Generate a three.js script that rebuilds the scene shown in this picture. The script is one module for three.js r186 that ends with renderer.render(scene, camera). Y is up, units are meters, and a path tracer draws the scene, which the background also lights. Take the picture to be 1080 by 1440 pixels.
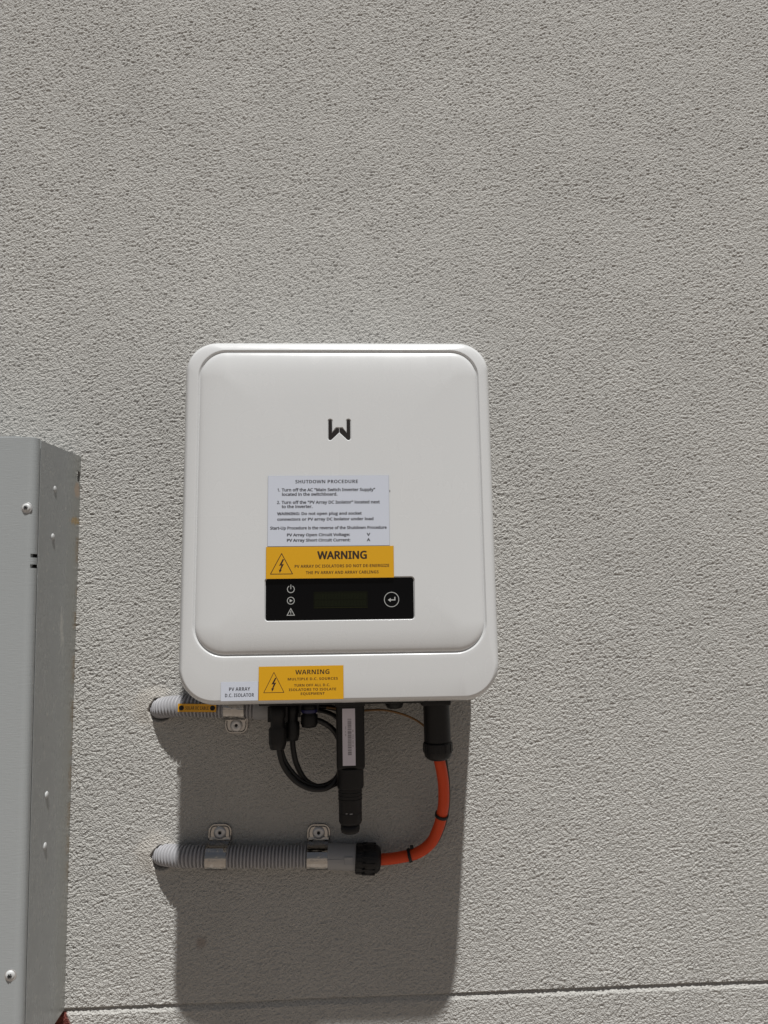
import * as THREE from 'three';
import { ImprovedNoise } from 'three/addons/math/ImprovedNoise.js';
import { mergeGeometries } from 'three/addons/utils/BufferGeometryUtils.js';
import { RoundedBoxGeometry } from 'three/addons/geometries/RoundedBoxGeometry.js';
import { Brush, Evaluator, SUBTRACTION } from 'three-bvh-csg';

// ------------------------------------------------------------------ camera, sky, sun, exposure
const scene = new THREE.Scene();
const camera = new THREE.PerspectiveCamera(69.39, 768 / 1024, 0.02, 400);
camera.position.set(0.0159, -0.0948, 0.9855);
camera.rotation.order = 'YXZ';
camera.rotation.set(0.1161, -0.0426, -0.0177);
scene.add(camera);

const sunDir = new THREE.Vector3(0.0362, 0.385, 0.155).normalize();
// hazy clear sky: dimmer and bluer overhead, paler towards the horizon, a soft aureole round the sun
const SKY = 0.155;
{
  const w = 256, h = 128, d = new Float32Array(w * h * 4), dir = new THREE.Vector3();
  for (let j = 0; j < h; j++) for (let i = 0; i < w; i++) {
    const el = ((j + 0.5) / h - 0.5) * Math.PI, az = ((i + 0.5) / w - 0.5) * 2 * Math.PI;
    dir.set(Math.cos(el) * Math.cos(az), Math.sin(el), Math.cos(el) * Math.sin(az));
    const up = Math.max(0, dir.y), t = Math.pow(1 - up, 2.2), a = Math.pow(Math.max(0, dir.dot(sunDir)), 24);
    d.set([SKY * (0.52 + 0.55 * t + 0.7 * a), SKY * (0.60 + 0.45 * t + 0.62 * a), SKY * (0.78 + 0.25 * t + 0.5 * a), 1], (j * w + i) * 4);
  }
  const tex = new THREE.DataTexture(d, w, h, THREE.RGBAFormat, THREE.FloatType);
  tex.mapping = THREE.EquirectangularReflectionMapping; tex.magFilter = tex.minFilter = THREE.LinearFilter; tex.needsUpdate = true;
  scene.background = tex; scene.environment = tex;
}

const sun = new THREE.DirectionalLight(new THREE.Color(1.0, 0.985, 0.958), 4.3);
sun.position.copy(sunDir).multiplyScalar(4);
sun.castShadow = true;
sun.shadow.mapSize.set(4096, 4096);
Object.assign(sun.shadow.camera, { left: -1.4, right: 1.4, top: 1.4, bottom: -1.4, near: 0.1, far: 10 });
sun.shadow.radius = 2;
scene.add(sun);

const renderer = new THREE.WebGLRenderer({ antialias: true });
renderer.setSize(768, 1024);
renderer.toneMapping = THREE.LinearToneMapping;
renderer.toneMappingExposure = 1.2;
renderer.shadowMap.enabled = true;

// ------------------------------------------------------------------ helpers
const noise = new ImprovedNoise();
const N = (x, y, z = 0) => noise.noise(x, y, z);
let seed = 7;
const rnd = () => { seed = (seed * 1664525 + 1013904223) >>> 0; return seed / 4294967296; };
const V = (x, y, z) => new THREE.Vector3(x, y, z);
const lerp = (a, b, t) => a + (b - a) * t;
const sstep = (a, b, x) => { const t = Math.min(1, Math.max(0, (x - a) / (b - a))); return t * t * (3 - 2 * t); };
const lin = (r, g, b) => new THREE.Color().setRGB(r, g, b);
const used = {};
function numbered(name) { const n = used[name] = (used[name] ?? -1) + 1; return n ? `${name}_${String(n).padStart(3, '0')}` : name; }
function clean(g) { const r = g.index ? g.toNonIndexed() : g; for (const k of Object.keys(r.attributes)) if (!['position', 'normal', 'uv'].includes(k)) r.deleteAttribute(k); if (!r.attributes.uv) r.setAttribute('uv', new THREE.BufferAttribute(new Float32Array(r.attributes.position.count * 2), 2)); return r; }
function join(gs) { gs = [].concat(gs); return gs.length === 1 ? gs[0] : mergeGeometries(gs.map(clean)); }
function part(name, gs, m, parent, label) {
  const o = new THREE.Mesh(join(gs), m); o.name = name; o.castShadow = o.receiveShadow = true; parent.add(o);
  if (label) o.userData.label = label;
  return o;
}
function tag(o, label, category, group) { o.userData.label = label; o.userData.category = category; if (group) o.userData.group = group; return o; }
function thing(name, label, category, group) { const o = new THREE.Group(); o.name = numbered(name); scene.add(o); return tag(o, label, category, group); }
function single(name, gs, m, label, category, group) { const o = part(numbered(name), gs, m, scene); return tag(o, label, category, group); }
const box = (w, h, d, x, y, z, r = 0) => { const g = r ? new RoundedBoxGeometry(w, h, d, 2, r) : new THREE.BoxGeometry(w, h, d); g.translate(x, y, z); return g; };
// lathe about the y axis, profile [[r, y], ...]; then turned so that its axis points along dir and moved
function lathe(profile, seg = 40) { return new THREE.LatheGeometry(profile.map(([r, y]) => new THREE.Vector2(Math.max(r, 1e-5), y)), seg); }
function along(g, dir, [x, y, z]) { g.applyQuaternion(new THREE.Quaternion().setFromUnitVectors(V(0, 1, 0), V(...dir).normalize())); g.translate(x, y, z); return g; }
const curve = (pts) => new THREE.CatmullRomCurve3(pts.map((p) => V(...p)), false, 'centripetal');
const tube = (pts, r, seg = 90, rs = 18) => new THREE.TubeGeometry(curve(pts), seg, r, rs, false);

function noiseTex(size, fn, srgb = false) {
  const d = new Uint8Array(size * size * 4);
  for (let j = 0; j < size; j++) for (let i = 0; i < size; i++) {
    const v = fn(i / size, j / size); const k = (j * size + i) * 4;
    const c = Array.isArray(v) ? v : [v, v, v];
    for (let q = 0; q < 3; q++) d[k + q] = Math.max(0, Math.min(255, Math.round(c[q] * 255)));
    d[k + 3] = 255;
  }
  const t = new THREE.DataTexture(d, size, size); t.magFilter = THREE.LinearFilter; t.minFilter = THREE.LinearMipmapLinearFilter; t.generateMipmaps = true;
  t.wrapS = t.wrapT = THREE.RepeatWrapping; if (srgb) t.colorSpace = THREE.SRGBColorSpace; t.needsUpdate = true; return t;
}
function canvasTex(w, h, draw) {
  const c = document.createElement('canvas'); c.width = w; c.height = h; const x = c.getContext('2d'); draw(x, w, h);
  const t = new THREE.CanvasTexture(c); t.colorSpace = THREE.SRGBColorSpace; t.anisotropy = 8; return t;
}
const std = (color, roughness, o = {}) => new THREE.MeshStandardMaterial({ color, roughness, ...o });
const phys = (color, roughness, o = {}) => new THREE.MeshPhysicalMaterial({ color, roughness, ...o });

// periodic-enough fine grain, used as a bump on paint and plastic
const grain = noiseTex(512, (u, v) => 0.5 + 0.35 * N(u * 64, v * 64, 3) + 0.25 * N(u * 150, v * 150, 9));
// sand in the render: lattice counts that divide 256 repeat without a seam
const sand = noiseTex(2048, (u, v) => 0.5 + 0.36 * N(u * 256, v * 256, 3.3) + 0.22 * N(u * 512, v * 512, 9.7));
const smudge = noiseTex(512, (u, v) => 0.62 + 0.3 * N(u * 5, v * 5, 1) + 0.18 * N(u * 17, v * 17, 5) + 0.1 * N(u * 60, v * 12, 2));
const rep = (t, x, y) => { const c = t.clone(); c.repeat.set(x, y); c.needsUpdate = true; return c; };

const M = {
  white: phys(lin(0.59, 0.6, 0.603), 0.42, { clearcoat: 0.15, clearcoatRoughness: 0.35, bumpMap: rep(grain, 14, 14), bumpScale: 0.00006, roughnessMap: rep(smudge, 2, 2) }),
  black: phys(lin(0.006, 0.006, 0.0065), 0.45, { specularIntensity: 0.6, bumpMap: rep(grain, 2, 2), bumpScale: 0.00008 }),
  cable: phys(lin(0.006, 0.006, 0.0065), 0.36, { specularIntensity: 0.7 }),
  orange: phys(lin(0.58, 0.056, 0.009), 0.48, { specularIntensity: 0.6, bumpMap: rep(grain, 20, 1), bumpScale: 0.00008 }),
  conduit: std(lin(0.33, 0.33, 0.345), 0.5, { bumpMap: rep(grain, 8, 2), bumpScale: 0.00006 }),
  adaptor: std(lin(0.27, 0.275, 0.285), 0.45),
  steel: std(lin(0.4, 0.385, 0.365), 0.2, { metalness: 1, roughnessMap: rep(smudge, 6, 6), bumpMap: rep(smudge, 12, 12), bumpScale: 0.0010 }),
  zinc: std(lin(0.55, 0.55, 0.55), 0.45, { metalness: 0.7 }),
  paintHead: std(lin(0.5, 0.51, 0.51), 0.4),
  dark: std(lin(0.01, 0.01, 0.01), 0.8),
};

// ------------------------------------------------------------------ setting: rendered wall with a tooled joint, ground below
const HOLES = [[-0.2365, -0.2315, 1], [-0.2305, -0.4125, 2]];
const jointY = (x) => -0.5893 + 0.0006 * N(x * 9, 3.3) + 0.0012 * N(x * 2.2, 8.1);
function relief(x, y) {
  // trowelled, sponge-textured coat: worm-like grains a few millimetres across, on a slightly wavy bed
  const wx = x + 0.0009 * N(x * 150, y * 150, 11), wy = y + 0.0009 * N(x * 150, y * 150, 23);
  const a = N(wx * 365, wy * 395, 1), b = N(wx * 205, wy * 235, 5), c = N(wx * 110, wy * 120, 8);
  const patch = 1 + 0.16 * N(x * 8, y * 8, 4) + 0.14 * N(x * 31, y * 27, 14);
  let h = (0.00135 * (a - 0.35 * Math.abs(a)) + 0.0004 * b + 0.0003 * c) * patch;
  h += 0.0008 * N(x * 7, y * 6, 2) + 0.0003 * N(x * 24, y * 19, 6);
  for (const [hx, hy, s] of HOLES) {       // a smoother patch of render made good round each conduit
    const dx = (x - hx + 0.004) / 0.03, dy = (y - hy - 0.003) / 0.026, r = Math.hypot(dx, dy) + 0.28 * N(x * 60, y * 60, 30 + s);
    const k = 1 - sstep(0.75, 1.25, r);
    h = lerp(h, h * 0.45 + 0.003 * (1 - sstep(0.0, 1.1, r)), k);
    const ux = (x - hx - 0.002) / 0.0146, uy = (y - hy + 0.001) / 0.0146, q = Math.hypot(ux, uy) + 0.2 * N(x * 110, y * 110, 40 + s);
    h -= 0.012 * (1 - sstep(0.75, 1.05, q));
  }
  const d = y - jointY(x);                   // struck joint: sharp upper arris, sloped lower lip
  if (d > -0.0062 && d < 0.0022) {
    const g = d > 0.0008 ? (0.0022 - d) / 0.0014 : (d + 0.0062) / 0.007;
    h = lerp(h, h * 0.35, Math.min(1, g * 1.6)) - 0.0046 * g ** 1.1;
  }
  return h;
}
{
  const X0 = -0.53, X1 = 0.70, Y0 = -0.69, Y1 = 0.83, G = 0.00128;
  const xs = [], ys = [];
  for (let x = X0; x < X1; x += G) xs.push(x); xs.push(X1);
  let y = Y0; while (y < Y1) { ys.push(y); y += Math.abs(y + 0.5915) < 0.006 ? 0.0007 : G; } ys.push(Y1);
  const nx = xs.length, ny = ys.length, P = new Float32Array(nx * ny * 3), C = new Float32Array(nx * ny * 3), U = new Float32Array(nx * ny * 2), I = new Uint32Array((nx - 1) * (ny - 1) * 6);
  const base = [0.415, 0.409, 0.388];
  for (let j = 0; j < ny; j++) for (let i = 0; i < nx; i++) {
    const k = j * nx + i, px = xs[i], py = ys[j];
    const edge = Math.min(px - X0, X1 - px, py - Y0, Y1 - py);
    P.set([px, py, relief(px, py) * sstep(0, 0.02, edge)], k * 3);
    let t = 1 + 0.05 * N(px * 4, py * 4, 7) + 0.045 * N(px * 19, py * 15, 3) + 0.05 * N(px * 210, py * 210, 9);
    let c = base.map((v) => v * t);
    const mix = (col, a) => { c = c.map((v, q) => lerp(v, col[q], a)); };
    // brown spot below the lower conduit, cement made good at the holes, bare red brick under the cabinet
    mix([0.2, 0.13, 0.1], 0.4 * (1 - sstep(0.3, 1.2, Math.hypot((px + 0.1794) / 0.008, (py + 0.516) / 0.009) + 0.3 * N(px * 150, py * 150))));
    for (const [hx, hy] of HOLES) mix([0.45, 0.42, 0.375], 0.5 * (1 - sstep(0.7, 1.3, Math.hypot((px - hx + 0.004) / 0.029, (py - hy - 0.003) / 0.025) + 0.3 * N(px * 60, py * 60, 2))));
    mix([0.13, 0.03, 0.022], (1 - sstep(-0.344, -0.3425, px + (py + 0.59) * 0.45)) * (1 - sstep(-0.592, -0.5905, py)));
    C.set(c, k * 3); U.set([px, py], k * 2);
  }
  let q = 0;
  for (let j = 0; j < ny - 1; j++) for (let i = 0; i < nx - 1; i++) { const a = j * nx + i, b = a + 1, c = a + nx, d = c + 1; I[q++] = a; I[q++] = b; I[q++] = d; I[q++] = a; I[q++] = d; I[q++] = c; }
  const g = new THREE.BufferGeometry();
  g.setAttribute('position', new THREE.BufferAttribute(P, 3)); g.setAttribute('color', new THREE.BufferAttribute(C, 3)); g.setAttribute('uv', new THREE.BufferAttribute(U, 2)); g.setIndex(new THREE.BufferAttribute(I, 1)); g.computeVertexNormals();
  const m = std(0xffffff, 0.92, { vertexColors: true, bumpMap: rep(sand, 1 / 0.46, 1 / 0.46), bumpScale: 0.0022 });
  const wall = new THREE.Mesh(g, m); wall.name = 'wall'; wall.userData.kind = 'structure'; wall.userData.label = 'pale grey wall with a rough textured render coat and a level joint'; wall.castShadow = wall.receiveShadow = true; scene.add(wall);
  // the same coat carries on round the part in view; behind it is the body of the wall
  const coat = std(lin(...base), 0.92, { bumpMap: rep(noiseTex(512, (u, v) => 0.5 + 0.5 * N(u * 60, v * 70, 1) + 0.25 * N(u * 120, v * 120, 4)), 3, 3), bumpScale: 0.003 });
  const W0 = -5, W1 = 5, B0 = -1.6, B1 = 3.2, uvm = (gg) => { const p = gg.attributes.position, u = gg.attributes.uv; for (let i = 0; i < p.count; i++) u.setXY(i, p.getX(i), p.getY(i)); return gg; };
  const rest = (a, b, c, d) => uvm(box(b - a, d - c, 0.1, (a + b) / 2, (c + d) / 2, -0.05));
  part('wall_coat', [rest(W0, X0, B0, B1), rest(X1, W1, B0, B1), rest(X0, X1, Y1, B1), rest(X0, X1, B0, Y0)], coat, wall);
  part('wall_core', box(W1 - W0, B1 - B0, 0.12, 0, (B0 + B1) / 2, -0.17), coat, wall);
  const gr = new THREE.PlaneGeometry(400, 400); gr.rotateX(-Math.PI / 2); gr.translate(0, -1.6, 150);
  const ground = part('ground', gr, std(lin(0.2, 0.163, 0.132), 0.9, { roughnessMap: rep(smudge, 300, 300) }), scene); ground.userData.kind = 'structure'; ground.userData.label = 'warm brown paved ground at the foot of the wall';
}

// ------------------------------------------------------------------ grey metal cabinet at the left
{
  const t = thing('metal_cabinet', 'tall grey powder coated metal cabinet fixed to the wall, cut off by the left edge', 'cabinet');
  const T = 0.0972, Bm = -0.5885, XL = -0.8;
  const shear = (g) => { const p = g.attributes.position; for (let i = 0; i < p.count; i++) p.setX(i, p.getX(i) + 0.0105 * (0.1 - p.getY(i)) * Math.max(0, p.getZ(i)) / 0.13); g.computeVertexNormals(); return g; };
  const streak = noiseTex(512, (u, v) => 0.5 + 0.3 * N(u * 18, v * 220, 2) + 0.2 * N(u * 160, v * 160, 7));
  const coat = std(lin(0.31, 0.328, 0.332), 0.6, { roughnessMap: rep(smudge, 3, 3), bumpMap: rep(streak, 5, 5), bumpScale: 0.00018 });
  // folded front cover: flat face, small bend radius, short return (a bent sheet of even thickness); upper edge slightly raised at the left
  const prof = [[XL, 0.13]]; const R = 0.0085;
  for (let i = 0; i <= 8; i++) { const a = Math.PI / 2 * (1 - i / 8); prof.push([-0.3575 + R * Math.cos(a), 0.1215 + R * Math.sin(a)]); }
  prof.push([-0.349, 0.1195]);
  const sh = new THREE.Shape(); prof.forEach(([x, z], i) => (i ? sh.lineTo(x, -z) : sh.moveTo(x, -z)));
  sh.lineTo(-0.3506, -0.1195); sh.lineTo(-0.3506, -0.1212);
  sh.lineTo(-0.3576, -0.1284); sh.lineTo(XL, -0.1284);
  const cover = new THREE.ExtrudeGeometry(sh, { depth: T - Bm, bevelEnabled: true, bevelSize: 0.0004, bevelThickness: 0.0004, bevelSegments: 1, curveSegments: 8, steps: 40 });
  cover.rotateX(-Math.PI / 2); cover.translate(0, Bm, 0);
  // uv in metres
  const uvFix = (g, f) => { const p = g.attributes.position, u = g.attributes.uv; for (let i = 0; i < p.count; i++) u.setXY(i, ...f(p.getX(i), p.getY(i), p.getZ(i))); return g; };
  uvFix(cover, (x, y, z) => [x + z, y]);
  const ev = new Evaluator(); ev.attributes = ['position', 'normal', 'uv'];
  let cb = new Brush(cover); cb.updateMatrixWorld();
  for (const y of [-0.0395, -0.0515]) { const c = new Brush(box(0.0075, 0.0042, 0.03, -0.3487, y, 0.12)); c.updateMatrixWorld(); cb = ev.evaluate(cb, c, SUBTRACTION); }
  { const c = new Brush(box(0.5, 0.02, 0.03, -0.6165, 0.1065, 0.13)); c.updateMatrixWorld(); }
  const fc = part('front_cover', shear(clean(cb.geometry.clone())), coat, t);
  void fc;
  // side panel, set back behind the cover's return, with a nibbled cut-out at the wall
  const sp = new THREE.Shape(); sp.moveTo(-0.1150, Bm); sp.lineTo(-0.0005, Bm + 0.001); sp.lineTo(-0.0012, -0.33); sp.lineTo(-0.0004, 0.0635);
  sp.lineTo(-0.009, 0.0655); sp.lineTo(-0.0135, 0.079); sp.lineTo(-0.0006, 0.0785); sp.lineTo(-0.0004, T + 0.0025); sp.lineTo(-0.1150, T - 0.0006); sp.closePath();
  const side = new THREE.ExtrudeGeometry(sp, { depth: 0.0015, bevelEnabled: false }); side.rotateY(Math.PI / 2); // shape x -> -z
  side.translate(-0.3509, 0, 0);
  { const p = side.attributes.position; for (let i = 0; i < p.count; i++) p.setX(i, p.getX(i) + 0.005 * (1 - p.getZ(i) / 0.122)); }
  uvFix(side, (x, y, z) => [z / 0.125, (y - Bm) / (T - Bm)]);
  // rust and old sealant along the wall edge, a pale scuff: wear with a shape of its own
  const wear = noiseTex(512, (u, v) => {
    let c = [0.31, 0.325, 0.322];
    const mix = (k, a) => { c = c.map((x, q) => lerp(x, k[q], Math.max(0, Math.min(1, a)))); };
    const e = u + 0.07 * N(u * 40, v * 160, 2) + 0.04 * N(u * 90, v * 420, 6);
    mix([0.27, 0.26, 0.22], 0.45 * (1 - sstep(0.0, 0.35, e)));
    mix([0.24, 0.17, 0.09], 0.6 * (1 - sstep(0.02, 0.11, e)) * sstep(0.1, 0.3, N(v * 26, 4.1, u * 3) + 0.18 + 0.35 * N(v * 70, 1.2)) * sstep(0.12, 0.3, v) * (1 - sstep(0.86, 0.9, v)));
    mix([0.38, 0.25, 0.09], 0.85 * (1 - sstep(0.5, 1, Math.hypot((u - 0.1) / 0.14, (v - 0.875) / 0.009) + 0.5 * N(u * 30, v * 200))));
    mix([0.42, 0.32, 0.24], 0.9 * (1 - sstep(0.5, 1, Math.hypot((u - 0.08) / 0.09, (v - 0.935) / 0.018) + 0.3 * N(u * 30, v * 100))));
    mix([0.5, 0.5, 0.47], 0.7 * (1 - sstep(0.3, 1, Math.hypot((u - 0.33 - (v - 0.66) * 0.6) / 0.05, (v - 0.67) / 0.05) + 0.7 * N(u * 40, v * 60, 8))));
    mix([0.48, 0.48, 0.45], 0.5 * sstep(0.42, 0.55, N(u * 22, v * 110, 5)));
    return c.map((x) => (x <= 0.0031308 ? 12.92 * x : 1.055 * x ** (1 / 2.4) - 0.055));
  }, true);
  wear.wrapS = wear.wrapT = THREE.ClampToEdgeWrapping;
  part('side_panel', shear(side), std(0xffffff, 0.5, { map: wear, bumpMap: rep(streak, 1, 5), bumpScale: 0.00015, roughnessMap: rep(smudge, 1, 3) }), t, 'plain side panel with rusty stains along the wall edge');
  // back body behind cover (gives the seam its dark depth) and top, bottom
  part('body', [box(0.44, T - Bm - 0.006, 0.118, -0.5735, (T + Bm) / 2, 0.0595)], std(lin(0.1, 0.1, 0.1), 0.7), t);
  part('top_panel', shear(box(0.4485, 0.0014, 0.1225, -0.5757, T - 0.0004, 0.0615)), coat, t);
  part('top_lip', shear(box(0.434, 0.0022, 0.0016, -0.584, T + 0.0008, 0.1291, 0.0004)), coat, t);
  // cover screws
  const head = () => lathe([[0.0001, 0.0028], [0.0016, 0.0027], [0.0021, 0.0022], [0.0021, 0.0026], [0.0036, 0.0023], [0.0047, 0.0014], [0.0053, 0], [0.0053, -0.0005]], 32);
  for (const [x, y, tilt] of [[-0.3567, 0.0151, 0.03], [-0.3545, -0.4865, 0.3]]) {
    const s = part('screw', along(head(), [tilt * 0.6, -tilt * 0.3, 1], [x, y, 0.13]), M.paintHead, t);
    const rec = []; for (let k = 0; k < 3; k++) { const b = box(0.0046, 0.0009, 0.0012, 0, 0, 0); b.rotateZ(k * Math.PI / 3 + 0.2); rec.push(b); }
    const rg = mergeGeometries(rec); rg.rotateX(-Math.PI / 2); part('drive_recess', along(rg, [tilt * 0.6, -tilt * 0.3, 1], [x, y, 0.1326]), M.dark, s);
    part('washer', along(lathe([[0.001, 0.0006], [0.0061, 0.0006], [0.0064, 0.0002], [0.0064, -0.0004]], 32), [0, 0, 1], [x, y, 0.13]), M.zinc, s);
  }
  for (const [y, z] of [[0.0447, 0.0747], [-0.0139, 0.0762], [-0.3162, 0.0732], [-0.3731, 0.0743]]) {
    const x = -0.3497 + 0.005 * (1 - z / 0.122) + 0.0105 * (0.1 - y) * z / 0.13;
    part('rivet', along(lathe([[0.00001, 0.0013], [0.0015, 0.0012], [0.003, 0.0008], [0.0041, 0.0001], [0.0042, -0.0006]], 24), [1, 0, 0], [x, y, z]), M.paintHead, t);
  }
}

// ------------------------------------------------------------------ inverter
const inverter = thing('solar_inverter', 'white wall mounted inverter with rounded corners, black display and warning stickers', 'inverter');
inverter.rotation.order = 'XYZ'; inverter.rotation.set(-0.012, 0, -0.005);
const IS = 0.954; inverter.scale.setScalar(IS); inverter.position.set(0.0007, -0.0044, 0.0453);  // 0.35 m wide, held off the wall by its bracket
const under = (g) => { g.translate(-0.0007, 0.0044, -0.0453); g.scale(1 / IS, 1 / IS, 1 / IS); return g; };
{
  // contours: rounded rectangle [x0, x1, y0, y1, rTop, rBottom] with a fixed number of points
  const NC = 14, NS = 10;
  function contour([x0, x1, y0, y1, rt, rb], z) {
    const out = [], arc = (cx, cy, r, a0) => { for (let i = 0; i <= NC; i++) { const a = a0 + (i / NC) * Math.PI / 2; out.push([cx + r * Math.cos(a), cy + r * Math.sin(a)]); } };
    const seg = (n) => { const [ax, ay] = out[out.length - 1]; return (bx, by) => { for (let i = 1; i < n; i++) out.push([lerp(ax, bx, i / n), lerp(ay, by, i / n)]); }; };
    arc(x1 - rt, y1 - rt, rt, 0); seg(NS)(x0 + rt, y1);
    arc(x0 + rt, y1 - rt, rt, Math.PI / 2); seg(NS)(x0, y0 + rb);
    arc(x0 + rb, y0 + rb, rb, Math.PI); seg(NS)(x1 - rb, y0);
    arc(x1 - rb, y0 + rb, rb, -Math.PI / 2); seg(NS)(x1, y1 - rt);
    return out.map(([x, y]) => [x * (1 - y * 0.02), y, z]);
  }
  const inset = ([x0, x1, y0, y1, rt, rb], i) => [x0 + i, x1 - i, y0 + i, y1 - i, Math.max(rt - i, 0.006), Math.max(rb - i, 0.006)];
  const mixR = (a, b, t) => a.map((v, k) => lerp(v, b[k], t));
  function loft(rings, capStart, capEnd) {
    const n = rings[0].length, P = [], I = [], U = [];
    rings.forEach((r) => r.forEach((p) => { P.push(...p); U.push(p[0], p[1]); }));
    for (let k = 0; k < rings.length - 1; k++) for (let i = 0; i < n; i++) { const a = k * n + i, b = k * n + (i + 1) % n, c = a + n, d = b + n; I.push(a, b, d, a, d, c); }
    const cap = (k, flip) => { const r = rings[k], c = P.length / 3; const m = r.reduce((s, p) => [s[0] + p[0] / n, s[1] + p[1] / n, s[2] + p[2] / n], [0, 0, 0]); P.push(...m); U.push(m[0], m[1]); for (let i = 0; i < n; i++) { const a = k * n + i, b = k * n + (i + 1) % n; flip ? I.push(c, b, a) : I.push(c, a, b); } };
    if (capStart) cap(0, true); if (capEnd) cap(rings.length - 1, false);
    const g = new THREE.BufferGeometry(); g.setAttribute('position', new THREE.Float32BufferAttribute(P, 3)); g.setAttribute('uv', new THREE.Float32BufferAttribute(U, 2)); g.setIndex(I); g.computeVertexNormals(); return g;
  }
  const OUT = [-0.1838, 0.1838, -0.2145, 0.2133, 0.038, 0.043], PAN = [-0.1636, 0.1662, -0.1575, 0.1972, 0.031, 0.034];
  const PX = inset(PAN, -0.0025);
  const RIM = inset(OUT, 0.0075);
  const shellRings = [[inset(OUT, 0.004), -0.02], [inset(OUT, 0.0015), -0.018], [inset(OUT, 0.001), 0.06], [OUT, 0.105], [inset(OUT, 0.0003), 0.113], [inset(OUT, 0.0013), 0.1185], [inset(OUT, 0.003), 0.1228], [inset(OUT, 0.0052), 0.1256],
    [RIM, 0.1272], [mixR(RIM, PX, 0.5), 0.1284], [mixR(RIM, PX, 0.88), 0.1292], [mixR(RIM, PX, 0.98), 0.1292], [PX, 0.1290], [inset(PAN, -0.0019), 0.1284], [inset(PAN, -0.0014), 0.1277], [inset(PAN, -0.0007), 0.1272], [inset(PAN, -0.0002), 0.1270], [inset(PAN, 0.006), 0.1267]];
  part('shell', loft(shellRings.map(([r, z]) => contour(r, z)), true, true), M.white, inverter);
  // raised front cover, pillowed at its edge; recesses cut for the emblem and the display
  const covRings = [[PAN, 0.1165], [PAN, 0.1272], [inset(PAN, 0.0004), 0.1281], [inset(PAN, 0.0013), 0.1290], [inset(PAN, 0.003), 0.1299], [inset(PAN, 0.0055), 0.1308], [inset(PAN, 0.0095), 0.1316], [inset(PAN, 0.016), 0.1327], [inset(PAN, 0.026), 0.1336], [inset(PAN, 0.042), 0.1342], [inset(PAN, 0.06), 0.1345], [inset(PAN, 0.09), 0.1346], [inset(PAN, 0.13), 0.1346]];
  let cov = new Brush(loft(covRings.map(([r, z]) => contour(r, z)), true, true)); cov.updateMatrixWorld();
  const ev = new Evaluator(); ev.attributes = ['position', 'normal', 'uv']; ev.useGroups = false;
  const rr = (x0, x1, y0, y1, r) => { const s = new THREE.Shape(); s.moveTo(x0 + r, y0); s.lineTo(x1 - r, y0); s.absarc(x1 - r, y0 + r, r, -Math.PI / 2, 0); s.lineTo(x1, y1 - r); s.absarc(x1 - r, y1 - r, r, 0, Math.PI / 2); s.lineTo(x0 + r, y1); s.absarc(x0 + r, y1 - r, r, Math.PI / 2, Math.PI); s.lineTo(x0, y0 + r); s.absarc(x0 + r, y0 + r, r, Math.PI, Math.PI * 1.5); return s; };
  // tapered cutter: recess walls lean outward so that the lower lip catches the sun
  function cutter(shape, z0, z1, grow) { const g = new THREE.ExtrudeGeometry(shape, { depth: 0.0001, bevelEnabled: true, bevelThickness: z1 - z0, bevelSize: grow, bevelSegments: 1, curveSegments: 10 }); g.translate(0, 0, z1); const b = new Brush(clean(g)); b.updateMatrixWorld(); return b; }
  const DISP = [-0.0838, 0.0851, -0.1198, -0.0726];
  cov = ev.evaluate(cov, cutter(rr(...DISP, 0.003), 0.1326, 0.1352, 0.0018), SUBTRACTION);
  // emblem: two mirrored hooked strokes
  const W2 = 0.00195;
  function hook(s) {
    const pts = [[-0.0107, 0.01215], [-0.0107, -0.0099], [-0.0021, -0.0001]], sh = new THREE.Shape(), w = W2, o = [];
    const cap = (cx, cy, a0, a1, n = 8) => { for (let i = 0; i <= n; i++) { const a = lerp(a0, a1, i / n); o.push([cx + w * Math.cos(a), cy + w * Math.sin(a)]); } };
    const th = Math.atan2(pts[2][1] - pts[1][1], pts[2][0] - pts[1][0]);
    cap(pts[0][0], pts[0][1] - w, 0, Math.PI);
    cap(pts[1][0], pts[1][1], Math.PI, Math.PI * 1.5 + th, 8);
    o.push([-0.0004, -0.0021 - 0.0006]); o.push([-0.0004, 0.0008]); o.push([-0.0012, 0.0018]); o.push([-0.0034, 0.0018]);
    o.push([-0.0107 + w, -0.0042]);
    o.forEach(([x, y], i) => { const X = 0.001 + s * -x * -1, Y = 0.101 + y; i ? sh.lineTo(X, Y) : sh.moveTo(X, Y); });
    return sh;
  }
  const emb = [hook(1), hook(-1)];
  for (const s of emb) cov = ev.evaluate(cov, cutter(s, 0.1336, 0.1351, 0.0021), SUBTRACTION);
  part('front_cover', cov.geometry, M.white, inverter);
  const em = emb.map((s) => { const g = new THREE.ExtrudeGeometry(s, { depth: 0.0006, bevelEnabled: true, bevelThickness: 0.0002, bevelSize: 0.0001, bevelSegments: 1 }); g.translate(0, 0, 0.1336); return g; });
  part('emblem', em, std(lin(0.03, 0.026, 0.024), 0.3, { metalness: 0.3 }), inverter, 'dark chrome W shaped emblem set into the cover');

  // display window with printed icons
  const dw = DISP[1] - DISP[0], dh = DISP[3] - DISP[2];
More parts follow.
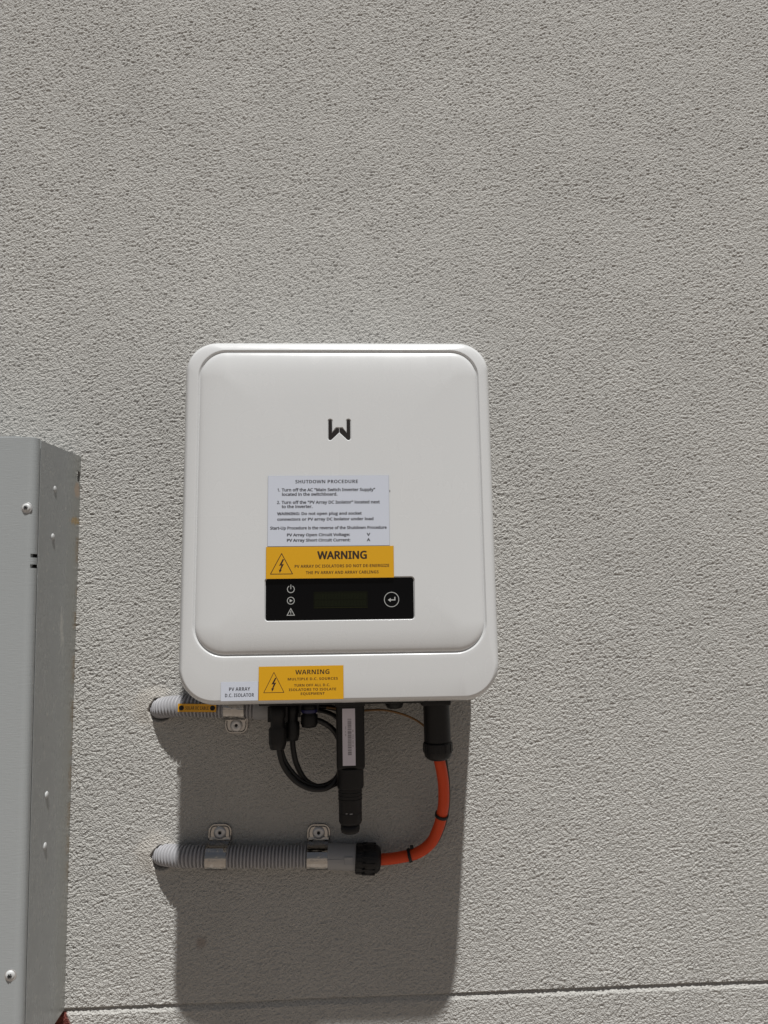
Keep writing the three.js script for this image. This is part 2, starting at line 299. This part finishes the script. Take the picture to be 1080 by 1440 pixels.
  const dispTex = canvasTex(1024, 288, (x, w, h) => {
    x.fillStyle = '#060607'; x.fillRect(0, 0, w, h);
    const px = (X) => ((X - DISP[0]) / dw) * w, py = (Y) => ((DISP[3] - Y) / dh) * h;
    x.strokeStyle = x.fillStyle = '#a9aba8'; x.lineWidth = 5; x.lineCap = 'round';
    let cx = px(-0.0552), cy = py(-0.0845), r = 24;
    x.beginPath(); x.arc(cx, cy, r, -Math.PI / 2 + 0.55, Math.PI * 1.5 - 0.55); x.stroke(); x.beginPath(); x.moveTo(cx, cy - 30); x.lineTo(cx, cy - 2); x.stroke();
    cy = py(-0.0975); x.beginPath(); x.arc(cx, cy, r, 0, 7); x.stroke(); x.beginPath(); x.moveTo(cx - 8, cy - 11); x.lineTo(cx + 13, cy); x.lineTo(cx - 8, cy + 11); x.fill();
    cy = py(-0.1105); x.beginPath(); x.moveTo(cx, cy - 25); x.lineTo(cx + 25, cy + 21); x.lineTo(cx - 25, cy + 21); x.closePath(); x.stroke(); x.fillRect(cx - 3, cy - 10, 6, 16); x.fillRect(cx - 3, cy + 9, 6, 6);
    cx = px(0.0596); cy = py(-0.0976); x.lineWidth = 5; x.beginPath(); x.arc(cx, cy, 50, 0, 7); x.stroke();
    x.lineWidth = 8; x.lineCap = 'butt'; x.beginPath(); x.moveTo(cx + 23, cy - 18); x.lineTo(cx + 23, cy + 3); x.lineTo(cx - 10, cy + 3); x.stroke(); x.beginPath(); x.moveTo(cx - 26, cy + 3); x.lineTo(cx - 6, cy - 11); x.lineTo(cx - 6, cy + 17); x.fill();
  });
  const face = (g, [x0, x1, y0, y1]) => { const p = g.attributes.position, u = g.attributes.uv; for (let i = 0; i < p.count; i++) u.setXY(i, (p.getX(i) - x0) / (x1 - x0), (p.getY(i) - y0) / (y1 - y0)); return g; };
  const dg = new THREE.ExtrudeGeometry(rr(DISP[0] + 0.0002, DISP[1] - 0.0002, DISP[2] + 0.0002, DISP[3] - 0.0002, 0.0028), { depth: 0.0012, bevelEnabled: false, curveSegments: 8 }); dg.translate(0, 0, 0.132); face(dg, DISP);
  const disp = part('display', dg, phys(0xffffff, 0.22, { map: dispTex, specularIntensity: 0.35 }), inverter, 'glossy black display strip with printed icons and a round enter button');
  const LCD = [-0.0294, 0.0322, -0.1064, -0.0878];
  const lcdTex = canvasTex(512, 160, (x, w, h) => {
    x.fillStyle = '#0d0f06'; x.fillRect(0, 0, w, h); x.fillStyle = '#13150a';
    for (let r = 0; r < 2; r++) for (let k = 0; k < 16; k++) { x.globalAlpha = 0.75; x.fillRect(14 + k * 30.4, 20 + r * 66, 26, 54); }
    x.globalAlpha = 1; x.fillStyle = '#1e200d'; x.fillRect(0, h - 5, w, 5);
  });
  part('screen', face(box(LCD[1] - LCD[0], LCD[3] - LCD[2], 0.0004, (LCD[0] + LCD[1]) / 2, (LCD[2] + LCD[3]) / 2, 0.1333), LCD), phys(0xffffff, 0.25, { map: lcdTex, specularIntensity: 0.35 }), disp, 'unlit dark olive display screen');

  // stickers: thin engraved plastic plates with flat print
  const bold = (x, px) => { x.font = `bold ${px}px sans-serif`; }, reg = (x, px) => { x.font = `${px}px sans-serif`; };
  function fit(x, s, cx, y, w, align = 'center') { const m = x.measureText(s).width, k = w / m; x.save(); x.translate(align === 'center' ? cx - w / 2 : cx, y); x.scale(k, 1); x.textAlign = 'left'; x.fillText(s, 0, 0); x.restore(); }
  function triangle(x, cx, top, w, h, lw) {
    x.lineWidth = lw; x.lineJoin = 'round'; x.strokeStyle = x.fillStyle = '#2a1510'; x.beginPath(); x.moveTo(cx, top); x.lineTo(cx + w / 2, top + h); x.lineTo(cx - w / 2, top + h); x.closePath(); x.stroke();
    x.save(); x.translate(cx, top + h * 0.62); const u = h / 100; x.beginPath(); [[6, -36], [-12, -2], [-1, -4], [-9, 18], [-13, 16], [-9, 33], [2, 17], [-3, 18], [12, -12], [1, -9], [12, -33]].forEach(([a, b], i) => (i ? x.lineTo(a * u, b * u) : x.moveTo(a * u, b * u))); x.fill(); x.restore();
  }
  function plate(name, [x0, x1, y0, y1], z, th, tex, edge, label, roll = 0) {
    const g = face(new RoundedBoxGeometry(x1 - x0, y1 - y0, th, 1, Math.min(0.0002, th / 3)), [-(x1 - x0) / 2, (x1 - x0) / 2, -(y1 - y0) / 2, (y1 - y0) / 2]);
    const p = part(name, clean(g), std(0xffffff, 0.5, { map: tex, bumpMap: rep(grain, 2, 2), bumpScale: 0.00003 }), inverter, label);
    p.position.set((x0 + x1) / 2, (y0 + y1) / 2, z + th / 2); p.rotation.z = roll; return p;
  }
  const bluish = '#bfc4cf', amber = '#cb9703', ink = '#26262c';
  plate('shutdown_label', [-0.0818, 0.0583, -0.0358, 0.0462], 0.1347, 0.0011, canvasTex(1400, 820, (x, w, h) => {
    x.fillStyle = bluish; x.fillRect(0, 0, w, h); x.fillStyle = ink;
    // positions measured on the plate: 770 x 450 units
    const sx = w / 770, sy = h / 449, T = (s, l, y, wd, size, b) => { (b ? bold : reg)(x, size * sy); fit(x, s, l * sx, y * sy, wd * sx, 'left'); };
    T('SHUTDOWN PROCEDURE', 172, 49, 402, 30, true);
    x.lineWidth = 3.4; x.strokeStyle = ink;
    const S = (s, l, y, wd, size = 26) => { reg(x, size * sy); const m = x.measureText(s).width, k = wd * sx / m; x.save(); x.translate(l * sx, y * sy); x.scale(k, 1); x.fillText(s, 0, 0); x.strokeText(s, 0, 0); x.restore(); };
    S('1.', 60, 100, 18); S('Turn off the AC "Main Switch Inverter Supply"', 88, 100, 594); S('located in the switchboard.', 88, 129, 354);
    S('2.', 58, 180, 20); S('Turn off the "PV Array DC Isolator" located next', 88, 180, 622); S('to the inverter.', 88, 207, 196);
    S('WARNING: Do not open plug and socket', 60, 251, 534, 24); S('connectors or PV array DC isolator under load', 60, 287, 610, 24);
    S('Start-Up Procedure is the reverse of the Shutdown Procedure', 16, 343, 736, 25);
    S('PV Array Open Circuit Voltage:', 120, 386, 400, 24); S('V', 626, 386, 20, 24); S('PV Array Short Circuit Current:', 120, 420, 402, 24); S('A', 626, 420, 20, 24);
    x.strokeStyle = 'rgba(70,75,85,.55)'; x.lineWidth = 5; x.strokeRect(0, 0, w, h);
  }), bluish, 'pale blue grey shutdown procedure sticker', -0.001);
  plate('warning_label', [-0.0834, 0.0627, -0.0727, -0.0362], 0.1347, 0.0013, canvasTex(1400, 350, (x, w, h) => {
    x.fillStyle = amber; x.fillRect(0, 0, w, h);
    const sx = w / 806, sy = h / 203; triangle(x, 98 * sx, 43 * sy, 138 * sx, 130 * sy, 8);
    x.fillStyle = '#2c1d10'; reg(x, 66 * sy); x.lineWidth = 9; x.strokeStyle = '#2c1d10'; const m = x.measureText('WARNING').width; x.save(); x.translate(324 * sx, 80 * sy); x.scale(314 * sx / m, 1); x.fillText('WARNING', 0, 0); x.strokeText('WARNING', 0, 0); x.restore();
    x.fillStyle = '#3a2208'; bold(x, 27 * sy); fit(x, 'PV ARRAY DC ISOLATORS DO NOT DE-ENERGIZE', 178 * sx, 135 * sy, 600 * sx, 'left'); fit(x, 'THE PV ARRAY AND ARRAY CABLINGS', 250 * sx, 176 * sy, 460 * sx, 'left');
    x.strokeStyle = 'rgba(80,50,0,.5)'; x.lineWidth = 4; x.strokeRect(0, 0, w, h);
  }), amber, 'amber warning sticker above the display', 0);
  plate('warning_label', [-0.0914, 0.0041, -0.2084, -0.1709], 0.1277, 0.0016, canvasTex(1200, 476, (x, w, h) => {
    x.fillStyle = amber; x.fillRect(0, 0, w, h);
    const sx = w / 640, sy = h / 255; triangle(x, 115 * sx, 45 * sy, 152 * sx, 152 * sy, 8);
    x.fillStyle = '#2c1d10'; bold(x, 48 * sy); fit(x, 'WARNING', 276 * sx, 64 * sy, 262 * sx, 'left');
    x.fillStyle = '#3a2208'; bold(x, 27 * sy); fit(x, 'MULTIPLE D.C. SOURCES', 216 * sx, 108 * sy, 382 * sx, 'left'); fit(x, 'TURN OFF ALL D.C.', 266 * sx, 156 * sy, 274 * sx, 'left'); fit(x, 'ISOLATORS TO ISOLATE', 226 * sx, 188 * sy, 360 * sx, 'left'); fit(x, 'EQUIPMENT', 314 * sx, 219 * sy, 184 * sx, 'left');
    x.strokeStyle = 'rgba(80,50,0,.5)'; x.lineWidth = 4; x.strokeRect(0, 0, w, h);
  }), amber, 'amber warning sticker on the bottom rim', 0.001);
  plate('isolator_label', [-0.1336, -0.0918, -0.2084, -0.1876], 0.1275, 0.0014, canvasTex(800, 400, (x, w, h) => {
    x.fillStyle = bluish; x.fillRect(0, 0, w, h); x.fillStyle = ink; x.strokeStyle = ink; x.lineWidth = 2;
    const sx = w / 285, sy = h / 142; bold(x, 37 * sy); fit(x, 'PV ARRAY', 60 * sx, 66 * sy, 164 * sx, 'left'); fit(x, 'D.C. ISOLATOR', 30 * sx, 112 * sy, 224 * sx, 'left');
    x.strokeStyle = 'rgba(70,75,85,.55)'; x.lineWidth = 6; x.strokeRect(0, 0, w, h);
  }), bluish, 'small pale blue grey sticker at the lower left corner', 0.004);
  part('print_mark', box(0.0007, 0.0026, 0.0002, 0.0593, 0.0277, 0.1346), M.dark, inverter);
  // underside fittings: black nub, socket flanges
  part('vent_knob', under(along(lathe([[0.0001, 0], [0.007, 0], [0.0095, 0.0015], [0.0105, 0.004], [0.0115, 0.006], [0.0115, 0.022]], 32), [0, 1, 0], [0.0648, -0.2282, 0.06])), M.black, inverter);
  part('socket_flange', under(box(0.036, 0.016, 0.034, 0.114, -0.2158, 0.062, 0.002)), M.black, inverter);
  part('socket_panel', under(box(0.19, 0.012, 0.07, 0.0, -0.212, 0.062, 0.001)), M.black, inverter);
  part('wall_bracket', under(box(0.22, 0.3, 0.03, 0, 0.01, 0.016)), M.zinc, inverter);
}

// ------------------------------------------------------------------ corrugated conduits and their saddles
function corrugated(pts, r, pitch, depth) {
  const c = curve(pts), len = c.getLength(), per = 10, n = Math.round(len / pitch) * per, rs = 28, fr = c.computeFrenetFrames(n, false), P = [], I = [], U = [];
  // ribs: broad rounded crests with narrow grooves
  for (let i = 0; i <= n; i++) {
    const p = c.getPointAt(i / n), ph = (i % per) / per, w = Math.abs(ph - 0.5) * 2, rr = r - depth * sstep(0.38, 0.85, w);
    for (let k = 0; k <= rs; k++) { const a = k / rs * Math.PI * 2, d = fr.normals[i].clone().multiplyScalar(Math.cos(a)).addScaledVector(fr.binormals[i], Math.sin(a)); P.push(p.x + d.x * rr, p.y + d.y * rr, p.z + d.z * rr); U.push(i / n * len * 4, k / rs); }
  }
  for (let i = 0; i < n; i++) for (let k = 0; k < rs; k++) { const a = i * (rs + 1) + k, b = a + 1, d = a + rs + 1, e = d + 1; I.push(a, b, d, b, e, d); }
  const g = new THREE.BufferGeometry(); g.setAttribute('position', new THREE.Float32BufferAttribute(P, 3)); g.setAttribute('uv', new THREE.Float32BufferAttribute(U, 2)); g.setIndex(I); g.computeVertexNormals(); return g;
}
const RC = 0.0134;
{
  const t = thing('corrugated_conduit', 'grey corrugated conduit leaving the wall behind the lower left corner of the inverter', 'conduit', null);
  part('corrugated_tube', corrugated([[-0.2440, -0.2330, -0.03], [-0.2385, -0.2315, -0.012], [-0.2290, -0.2290, 0.0022], [-0.2155, -0.2268, 0.0110], [-0.197, -0.2260, 0.0168], [-0.165, -0.2278, 0.0178], [-0.109, -0.2308, 0.0178]], RC, 0.0043, 0.0032), M.conduit, t);
  part('adaptor', along(lathe([[0.0095, 0], [0.0142, 0], [0.0142, 0.012], [0.0136, 0.0125], [0.0136, 0.026], [0.009, 0.026]], 36), [1, -0.05, 0], [-0.1105, -0.2306, 0.0178]), M.adaptor, t);
}
{
  const t = thing('corrugated_conduit', 'grey corrugated conduit running along the wall to a black gland below the inverter', 'conduit', null);
  part('corrugated_tube', corrugated([[-0.2380, -0.4150, -0.03], [-0.2328, -0.4128, -0.012], [-0.2228, -0.4102, 0.0022], [-0.2090, -0.4088, 0.0110], [-0.192, -0.4083, 0.0162], [-0.16, -0.4093, 0.017], [-0.1, -0.4115, 0.017], [-0.0205, -0.4135, 0.017]], RC, 0.0043, 0.0032), M.conduit, t);
  const ax = [1, -0.06, 0.02];
  part('adaptor', [along(lathe([[0.0095, 0], [0.0148, 0], [0.0152, 0.0006], [0.0154, 0.035], [0.0150, 0.0358], [0.009, 0.036]], 40), ax, [-0.0212, -0.4133, 0.017]), box(0.011, 0.0095, 0.002, 0.0055, -0.4145, 0.0325, 0.0007), box(0.022, 0.0012, 0.0012, -0.0105, -0.4128, 0.0322, 0.0004)], M.adaptor, t);
  const gl = part('cable_gland', along(lathe([[0.0095, 0], [0.0168, 0], [0.0176, 0.001], [0.0176, 0.009], [0.0168, 0.0095], [0.0168, 0.0118], [0.0182, 0.0125], [0.0185, 0.0165], [0.018, 0.022], [0.0162, 0.0272], [0.0125, 0.0308], [0.0078, 0.0318], [0.0075, 0.026]], 44), ax, [0.014, -0.4162, 0.0185]), M.black, t);
  const ribs = [];
  for (let k = 0; k < 14; k++) { const a = k / 14 * Math.PI * 2, b = box(0.0024, 0.0165, 0.0016, 0, 0.0165, 0.0181, 0.0006); b.rotateY(a); ribs.push(clean(b)); const h = box(0.0052, 0.0082, 0.002, 0, 0.005, 0.0171, 0.0006); h.rotateY(a); ribs.push(clean(h)); }
  part('grip_ribs', along(mergeGeometries(ribs), ax, [0.014, -0.4162, 0.0185]), M.black, gl);
}
function saddle(label, [x, y, z], up, lean = 0) {
  // half saddle: tab flat on the wall, formed round the front of the conduit
  const t = thing('pipe_saddle', label, 'pipe saddle', null); t.position.set(x, y, 0); t.rotation.z = lean;
  const R = RC + 0.0009, th = 0.0014, w = 0.0262, mid = [[R + 0.0045, 0.0026], [R + 0.0012, 0.0032], [R, 0.0056]];
  for (let i = 1; i <= 22; i++) { const a = Math.PI / 2 - i / 22 * Math.PI * 1.08; mid.push([R * Math.sin(a), z + R * Math.cos(a)]); }
  const L = [], Q = [];
  mid.forEach((p, i) => { const a = mid[Math.max(0, i - 1)], b = mid[Math.min(mid.length - 1, i + 1)], d = Math.hypot(b[0] - a[0], b[1] - a[1]), n = [-(b[1] - a[1]) / d, (b[0] - a[0]) / d]; L.push([p[0] + n[0] * th / 2, p[1] + n[1] * th / 2]); Q.push([p[0] - n[0] * th / 2, p[1] - n[1] * th / 2]); });
  const s = new THREE.Shape(); [...L, ...Q.reverse()].forEach(([yy, zz], i) => (i ? s.lineTo(-zz, yy) : s.moveTo(-zz, yy)));
  const strap = new THREE.ExtrudeGeometry(s, { depth: w - 0.0008, bevelEnabled: true, bevelSize: 0.0003, bevelThickness: 0.0004, bevelSegments: 1 }); strap.rotateY(Math.PI / 2); strap.translate(-w / 2 + 0.0004, 0, 0);
  const ts = new THREE.Shape(), hw = 0.0142, y1 = 0.0345, y0 = R + 0.0012, r = 0.009;
  ts.moveTo(-hw, y0); ts.lineTo(hw, y0); ts.lineTo(hw, y1 - r); ts.absarc(hw - r, y1 - r, r, 0, Math.PI / 2); ts.lineTo(-hw + r, y1); ts.absarc(-hw + r, y1 - r, r, Math.PI / 2, Math.PI); ts.closePath();
  const tab = new THREE.ExtrudeGeometry(ts, { depth: 0.0008, bevelEnabled: true, bevelSize: 0.0003, bevelThickness: 0.0003, bevelSegments: 1 }); tab.translate(0, 0, 0.0018);
  // a pressed border round the tab
  const bp = [[-hw + 0.0022, y0 + 0.003, 0.003], [-hw + 0.0022, y1 - r, 0.003], [-hw + r * 0.55, y1 - r * 0.35, 0.003], [0, y1 - 0.0024, 0.003], [hw - r * 0.55, y1 - r * 0.35, 0.003], [hw - 0.0022, y1 - r, 0.003], [hw - 0.0022, y0 + 0.003, 0.003]];
  const bead = tube(bp, 0.0008, 40, 8);
  const geo = join([strap, tab, bead]); if (!up) geo.rotateX(0), geo.scale(1, -1, 1);
  if (!up) { // keep the faces turned outward after mirroring
    const p = geo.attributes; for (const k of ['position', 'normal', 'uv']) { const a = p[k], n = a.itemSize; for (let i = 0; i < a.count; i += 3) for (let q = 0; q < n; q++) { const m = a.array[(i + 1) * n + q]; a.array[(i + 1) * n + q] = a.array[(i + 2) * n + q]; a.array[(i + 2) * n + q] = m; } }
  }
  part('strap', geo, M.steel, t);
  const sy = (up ? 1 : -1) * (y0 + 0.0088);
  const sc = part('screw', along(lathe([[0.0016, 0.0016], [0.0026, 0.0024], [0.0045, 0.0026], [0.0062, 0.0022], [0.0078, 0.0009], [0.0079, 0]], 32), [0, 0, 1], [0, sy, 0.0028]), M.zinc, t);
  part('drive_recess', along(lathe([[0.0001, 0.0013], [0.0026, 0.0013], [0.0026, 0.0005]], 6), [0, 0, 1], [0, sy, 0.0034]), M.dark, sc);
  return t;
}
saddle('shiny metal saddle on the lower conduit, nearer its wall end', [-0.1575, -0.4095, 0.017], true, -0.03);
saddle('shiny metal saddle on the lower conduit, beside the grey adaptor', [-0.0332, -0.4133, 0.017], true, -0.03);
saddle('metal saddle on the upper conduit with its screw tab hanging down', [-0.1362, -0.2292, 0.0178], false, -0.03);

// yellow cable tag on the upper conduit
{
  const t = thing('cable_tag', 'narrow yellow printed cable tag tied on the upper grey conduit', 'cable tag');
  const w = 0.0475, h = 0.0102;
  const tex = canvasTex(768, 164, (x, W, H) => { x.fillStyle = '#d39a12'; x.fillRect(0, 0, W, H); x.fillStyle = '#33240a'; x.font = 'bold 92px sans-serif'; const s = 'SOLAR DC CABLE', m = x.measureText(s).width; x.save(); x.translate(150, 116); x.scale(468 / m, 1); x.fillText(s, 0, 0); x.restore(); x.strokeStyle = 'rgba(60,40,0,.45)'; x.lineWidth = 5; x.strokeRect(0, 0, W, H); });
  const g = new RoundedBoxGeometry(w, h, 0.0011, 1, 0.0003); { const p = g.attributes.position, u = g.attributes.uv; for (let i = 0; i < p.count; i++) u.setXY(i, p.getX(i) / w + 0.5, p.getY(i) / h + 0.5); }
  part('plate', clean(g), std(0xffffff, 0.5, { map: tex }), t);
  for (const x of [-0.0192, 0.0192]) part('tie_hole', along(lathe([[0.0001, 0.0008], [0.0016, 0.0008], [0.0018, 0.0012], [0.0028, 0.0012], [0.0031, 0.0004], [0.0031, 0]], 24), [0, 0, 1], [x, 0, 0.0004]), M.black, t);
  t.position.set(-0.1808, -0.2263, 0.0338); t.rotation.set(0.05, 0.0, -0.03);
}

// ------------------------------------------------------------------ cabling below the inverter
{ // a.c. plug and orange cable
  const t = thing('cable_plug', 'large black cylindrical plug holding the orange cable under the inverter', 'plug');
  const A = [0.1152, -0.2205, 0.06];
  part('plug_body', along(lathe([[0.012, 0.05], [0.0158, 0.0495], [0.0164, 0.048], [0.0160, 0.004], [0.0180, 0.0035], [0.0180, 0], [0.001, 0]], 44), [0.012, -1, 0], A), M.black, t);
  const nut = part('plug_nut', along(lathe([[0.001, 0.049], [0.0166, 0.049], [0.0174, 0.051], [0.0174, 0.0605], [0.016, 0.066], [0.012, 0.0698], [0.0085, 0.0708], [0.001, 0.0705]], 44), [0.012, -1, 0], A), M.black, t);
  const ribs = []; for (let k = 0; k < 12; k++) { const b = box(0.003, 0.011, 0.0014, 0, 0.0555, 0.0174, 0.0006); b.rotateY(k / 12 * Math.PI * 2); ribs.push(clean(b)); }
  part('grip_ribs', along(mergeGeometries(ribs), [0.012, -1, 0], A), M.black, nut);
  const path = [[0.1162, -0.28, 0.06], [0.1174, -0.2913, 0.0588], [0.1195, -0.3014, 0.057], [0.1226, -0.3213, 0.051], [0.1232, -0.3466, 0.0425], [0.1214, -0.363, 0.035], [0.1172, -0.3796, 0.0295], [0.1082, -0.3985, 0.0245], [0.0925, -0.4105, 0.0215], [0.068, -0.4165, 0.0198], [0.0455, -0.4182, 0.0195], [0.03, -0.4174, 0.0192]];
  single('orange_cable', tube(path, 0.0069, 140, 22), M.orange, 'orange sheathed cable curving from the large black plug down to the gland', 'cable');
  // thin dark wire lying along the outside of the orange cable
  single('thin_wire', tube([[0.1235, -0.284, 0.054], [0.1262, -0.2925, 0.0525], [0.1282, -0.306, 0.049], [0.1302, -0.324, 0.044], [0.1308, -0.346, 0.036], [0.129, -0.363, 0.03], [0.1246, -0.382, 0.024], [0.1135, -0.404, 0.018], [0.0935, -0.4175, 0.0145], [0.068, -0.4238, 0.013], [0.045, -0.4245, 0.014]], 0.0016, 100, 10), std(lin(0.012, 0.02, 0.016), 0.5), 'thin dark wire lying along the outside of the orange cable', 'wire');
  const tie = (label, i, head) => {
    const c = curve(path), u = i, p = c.getPointAt(u), d = c.getTangentAt(u), g = thing('cable_tie', label, 'cable tie', null);
    const q = new THREE.Quaternion().setFromUnitVectors(V(0, 1, 0), d);
    const b = lathe([[0.0075, -0.0019], [0.0086, -0.0018], [0.0087, 0.0018], [0.0075, 0.0019]], 32); b.applyQuaternion(q);
    part('band', b, M.black, g);
    const h = box(0.0042, 0.004, 0.0058, 0, 0, 0, 0.0008); const off = V(...head).normalize().multiplyScalar(0.0098); h.translate(off.x, off.y, off.z); part('tie_head', h, M.black, g);
    g.position.copy(p);
  };
  tie('black cable tie round the upright run of the orange cable', 0.415, [0.75, 0.55, -0.4]);
  tie('black cable tie round the lower bend of the orange cable', 0.755, [0.3, 0.95, -0.1]);
}
{ // plug-in data stick with a barcode sticker
  const t = thing('data_stick', 'black plug in stick with white barcode sticker hanging under the inverter', 'data logger');
  const X = 0.0098, Z = 0.067, Dy = -0.0045;
  part('stick_body', [box(0.0338, 0.080, 0.027, X, -0.2565, Z, 0.004), box(0.0364, 0.006, 0.03, X, -0.2195, Z, 0.0015)], M.black, t);
  part('collar', along(lathe([[0.001, 0], [0.0150, 0], [0.0160, 0.0008], [0.0160, 0.022], [0.0150, 0.0245], [0.001, 0.0245]], 40), [0, -1, 0], [X - 0.0008, -0.2905 + Dy, Z]), M.black, t);
  part('stick_end', [along(lathe([[0.001, 0], [0.0136, 0], [0.0140, 0.001], [0.0138, 0.0265], [0.0134, 0.0272], [0.0134, 0.0279], [0.0138, 0.0285], [0.0138, 0.0385], [0.0124, 0.0415], [0.001, 0.0415]], 40), [0, -1, 0], [X - 0.0012, -0.314 + Dy, Z]), ...[0.004, 0.008, 0.012].map((q) => along(lathe([[0.0135, 0], [0.01445, 0.0004], [0.01445, 0.0012], [0.0135, 0.0016]], 40), [0, -1, 0], [X - 0.0012, -0.314 + Dy - q, Z]))], M.black, t);
  part('end_cap', along(lathe([[0.001, 0], [0.0112, 0], [0.0114, 0.0075], [0.0105, 0.0105], [0.0085, 0.0118], [0.001, 0.012]], 36), [0, -1, 0], [X - 0.0016, -0.3545 + Dy, Z]), M.black, t);
  part('print_mark', [box(0.0022, 0.0005, 0.0006, X - 0.0055, -0.3412 + Dy, Z + 0.0128), box(0.0034, 0.0005, 0.0006, X - 0.0002, -0.3413 + Dy, Z + 0.0138)], std(lin(0.5, 0.5, 0.5), 0.6), t);
  const tex = canvasTex(256, 1080, (x, W, H) => {
    x.fillStyle = '#cfcbd6'; x.fillRect(0, 0, W, H); x.fillStyle = '#26222a';
    let y = 190; while (y < 880) { const b = 3 + Math.floor(rnd() * 3) * 4, g = 4 + Math.floor(rnd() * 3) * 4; x.fillRect(104, y, 76, b); y += b + g; }
    x.font = '34px monospace'; x.save(); x.translate(196, 400); x.rotate(Math.PI / 2); x.fillText('SN: 1701A 048 00', 0, 0); x.restore();
    x.font = '28px monospace'; x.save(); x.translate(54, 340); x.rotate(Math.PI / 2); x.fillText('W1F1 A2 0M7', 0, 0); x.restore();
  });
  const w = 0.0152, h = 0.066, g = new RoundedBoxGeometry(w, h, 0.0004, 1, 0.0001); { const p = g.attributes.position, u = g.attributes.uv; for (let i = 0; i < p.count; i++) u.setXY(i, p.getX(i) / w + 0.5, p.getY(i) / h + 0.5); }
  g.translate(X - 0.0018, -0.2578, Z + 0.0137); part('barcode_sticker', clean(g), std(0xffffff, 0.45, { map: tex }), t, 'white sticker with a barcode');
}
{ // solar plugs and the looped black cables
  const plug = (label, x, y, z, len, r, ring) => {
    const t = thing('solar_plug', label, 'plug', null);
    part('plug_body', [lathe([[0.001, 0], [r * 0.92, 0], [r * 0.92, -len * 0.28], [r * 0.8, -len * 0.3], [r * 0.8, -len * 0.5], [r, -len * 0.54], [r, -len * 0.86], [r * 0.8, -len], [r * 0.4, -len]], 10), box(r * 0.5, len * 0.35, r * 0.4, -r * 0.85, -len * 0.22, 0, 0.0008), box(r * 0.5, len * 0.35, r * 0.4, r * 0.85, -len * 0.22, 0, 0.0008)].map((g) => g.translate(x, y, z)), M.black, t);
    if (ring) part('seal_ring', lathe([[r * 0.9, -len * 0.3], [r * 0.95, -len * 0.31], [r * 0.95, -len * 0.42], [r * 0.9, -len * 0.43]], 24).translate(x, y, z), std(lin(0.02, 0.02, 0.09), 0.4), t, 'dark blue seal ring');
    return t;
  };
  plug('long black solar plug nearest the small grey sticker, front one of the pair', -0.0762, -0.218, 0.08, 0.0515, 0.0108);
  plug('black solar plug just behind and right of the long front plug', -0.061, -0.218, 0.064, 0.045, 0.0098);
  plug('short black solar plug with a dark blue ring beside the data stick', -0.0395, -0.217, 0.068, 0.03, 0.0105, true);
  single('black_cable', tube([[-0.0752, -0.26, 0.08], [-0.0742, -0.272, 0.08], [-0.0695, -0.2895, 0.078], [-0.0535, -0.3095, 0.075], [-0.033, -0.319, 0.071], [-0.0165, -0.3175, 0.066], [-0.0045, -0.304, 0.06], [-0.0005, -0.284, 0.056], [-0.0035, -0.2665, 0.058], [-0.0125, -0.2505, 0.063], [-0.026, -0.241, 0.067], [-0.037, -0.2375, 0.068], [-0.0392, -0.232, 0.068]], 0.0034, 140, 14), M.cable, 'black cable looping from the long front plug up to the short blue ringed plug', 'cable');
  single('black_cable', tube([[-0.0602, -0.25, 0.064], [-0.0600, -0.266, 0.064], [-0.0555, -0.291, 0.063], [-0.0430, -0.3125, 0.060], [-0.0235, -0.3205, 0.056], [-0.002, -0.313, 0.051], [0.009, -0.293, 0.046], [0.012, -0.262, 0.042], [0.006, -0.238, 0.038], [-0.02, -0.229, 0.03], [-0.07, -0.23, 0.022], [-0.09, -0.2315, 0.0178]], 0.0034, 140, 14), M.cable, 'black cable passing behind the data stick into the upper conduit', 'cable');
  single('black_cable', tube([[-0.0735, -0.258, 0.076], [-0.0722, -0.272, 0.0755], [-0.066, -0.289, 0.0735], [-0.0495, -0.3085, 0.070], [-0.029, -0.3168, 0.065], [-0.0105, -0.3115, 0.059], [0.001, -0.292, 0.052], [0.003, -0.264, 0.045], [-0.008, -0.241, 0.037], [-0.05, -0.2305, 0.026], [-0.09, -0.2322, 0.0178]], 0.0028, 140, 12), M.cable, 'thinner black cable running just inside the outermost loop below the inverter', 'cable');
  single('thin_wire', tube([[-0.02, -0.2285, 0.04], [0.0251, -0.2333, 0.04], [0.045, -0.2331, 0.04], [0.0606, -0.235, 0.04], [0.0872, -0.2443, 0.04], [0.1047, -0.2568, 0.041], [0.122, -0.28, 0.05], [0.1245, -0.29, 0.052]], 0.0014, 70, 10), std(lin(0.2, 0.1, 0.025), 0.5), 'thin brown wire bowing across behind the data stick and large plug', 'wire');
}

renderer.render(scene, camera);
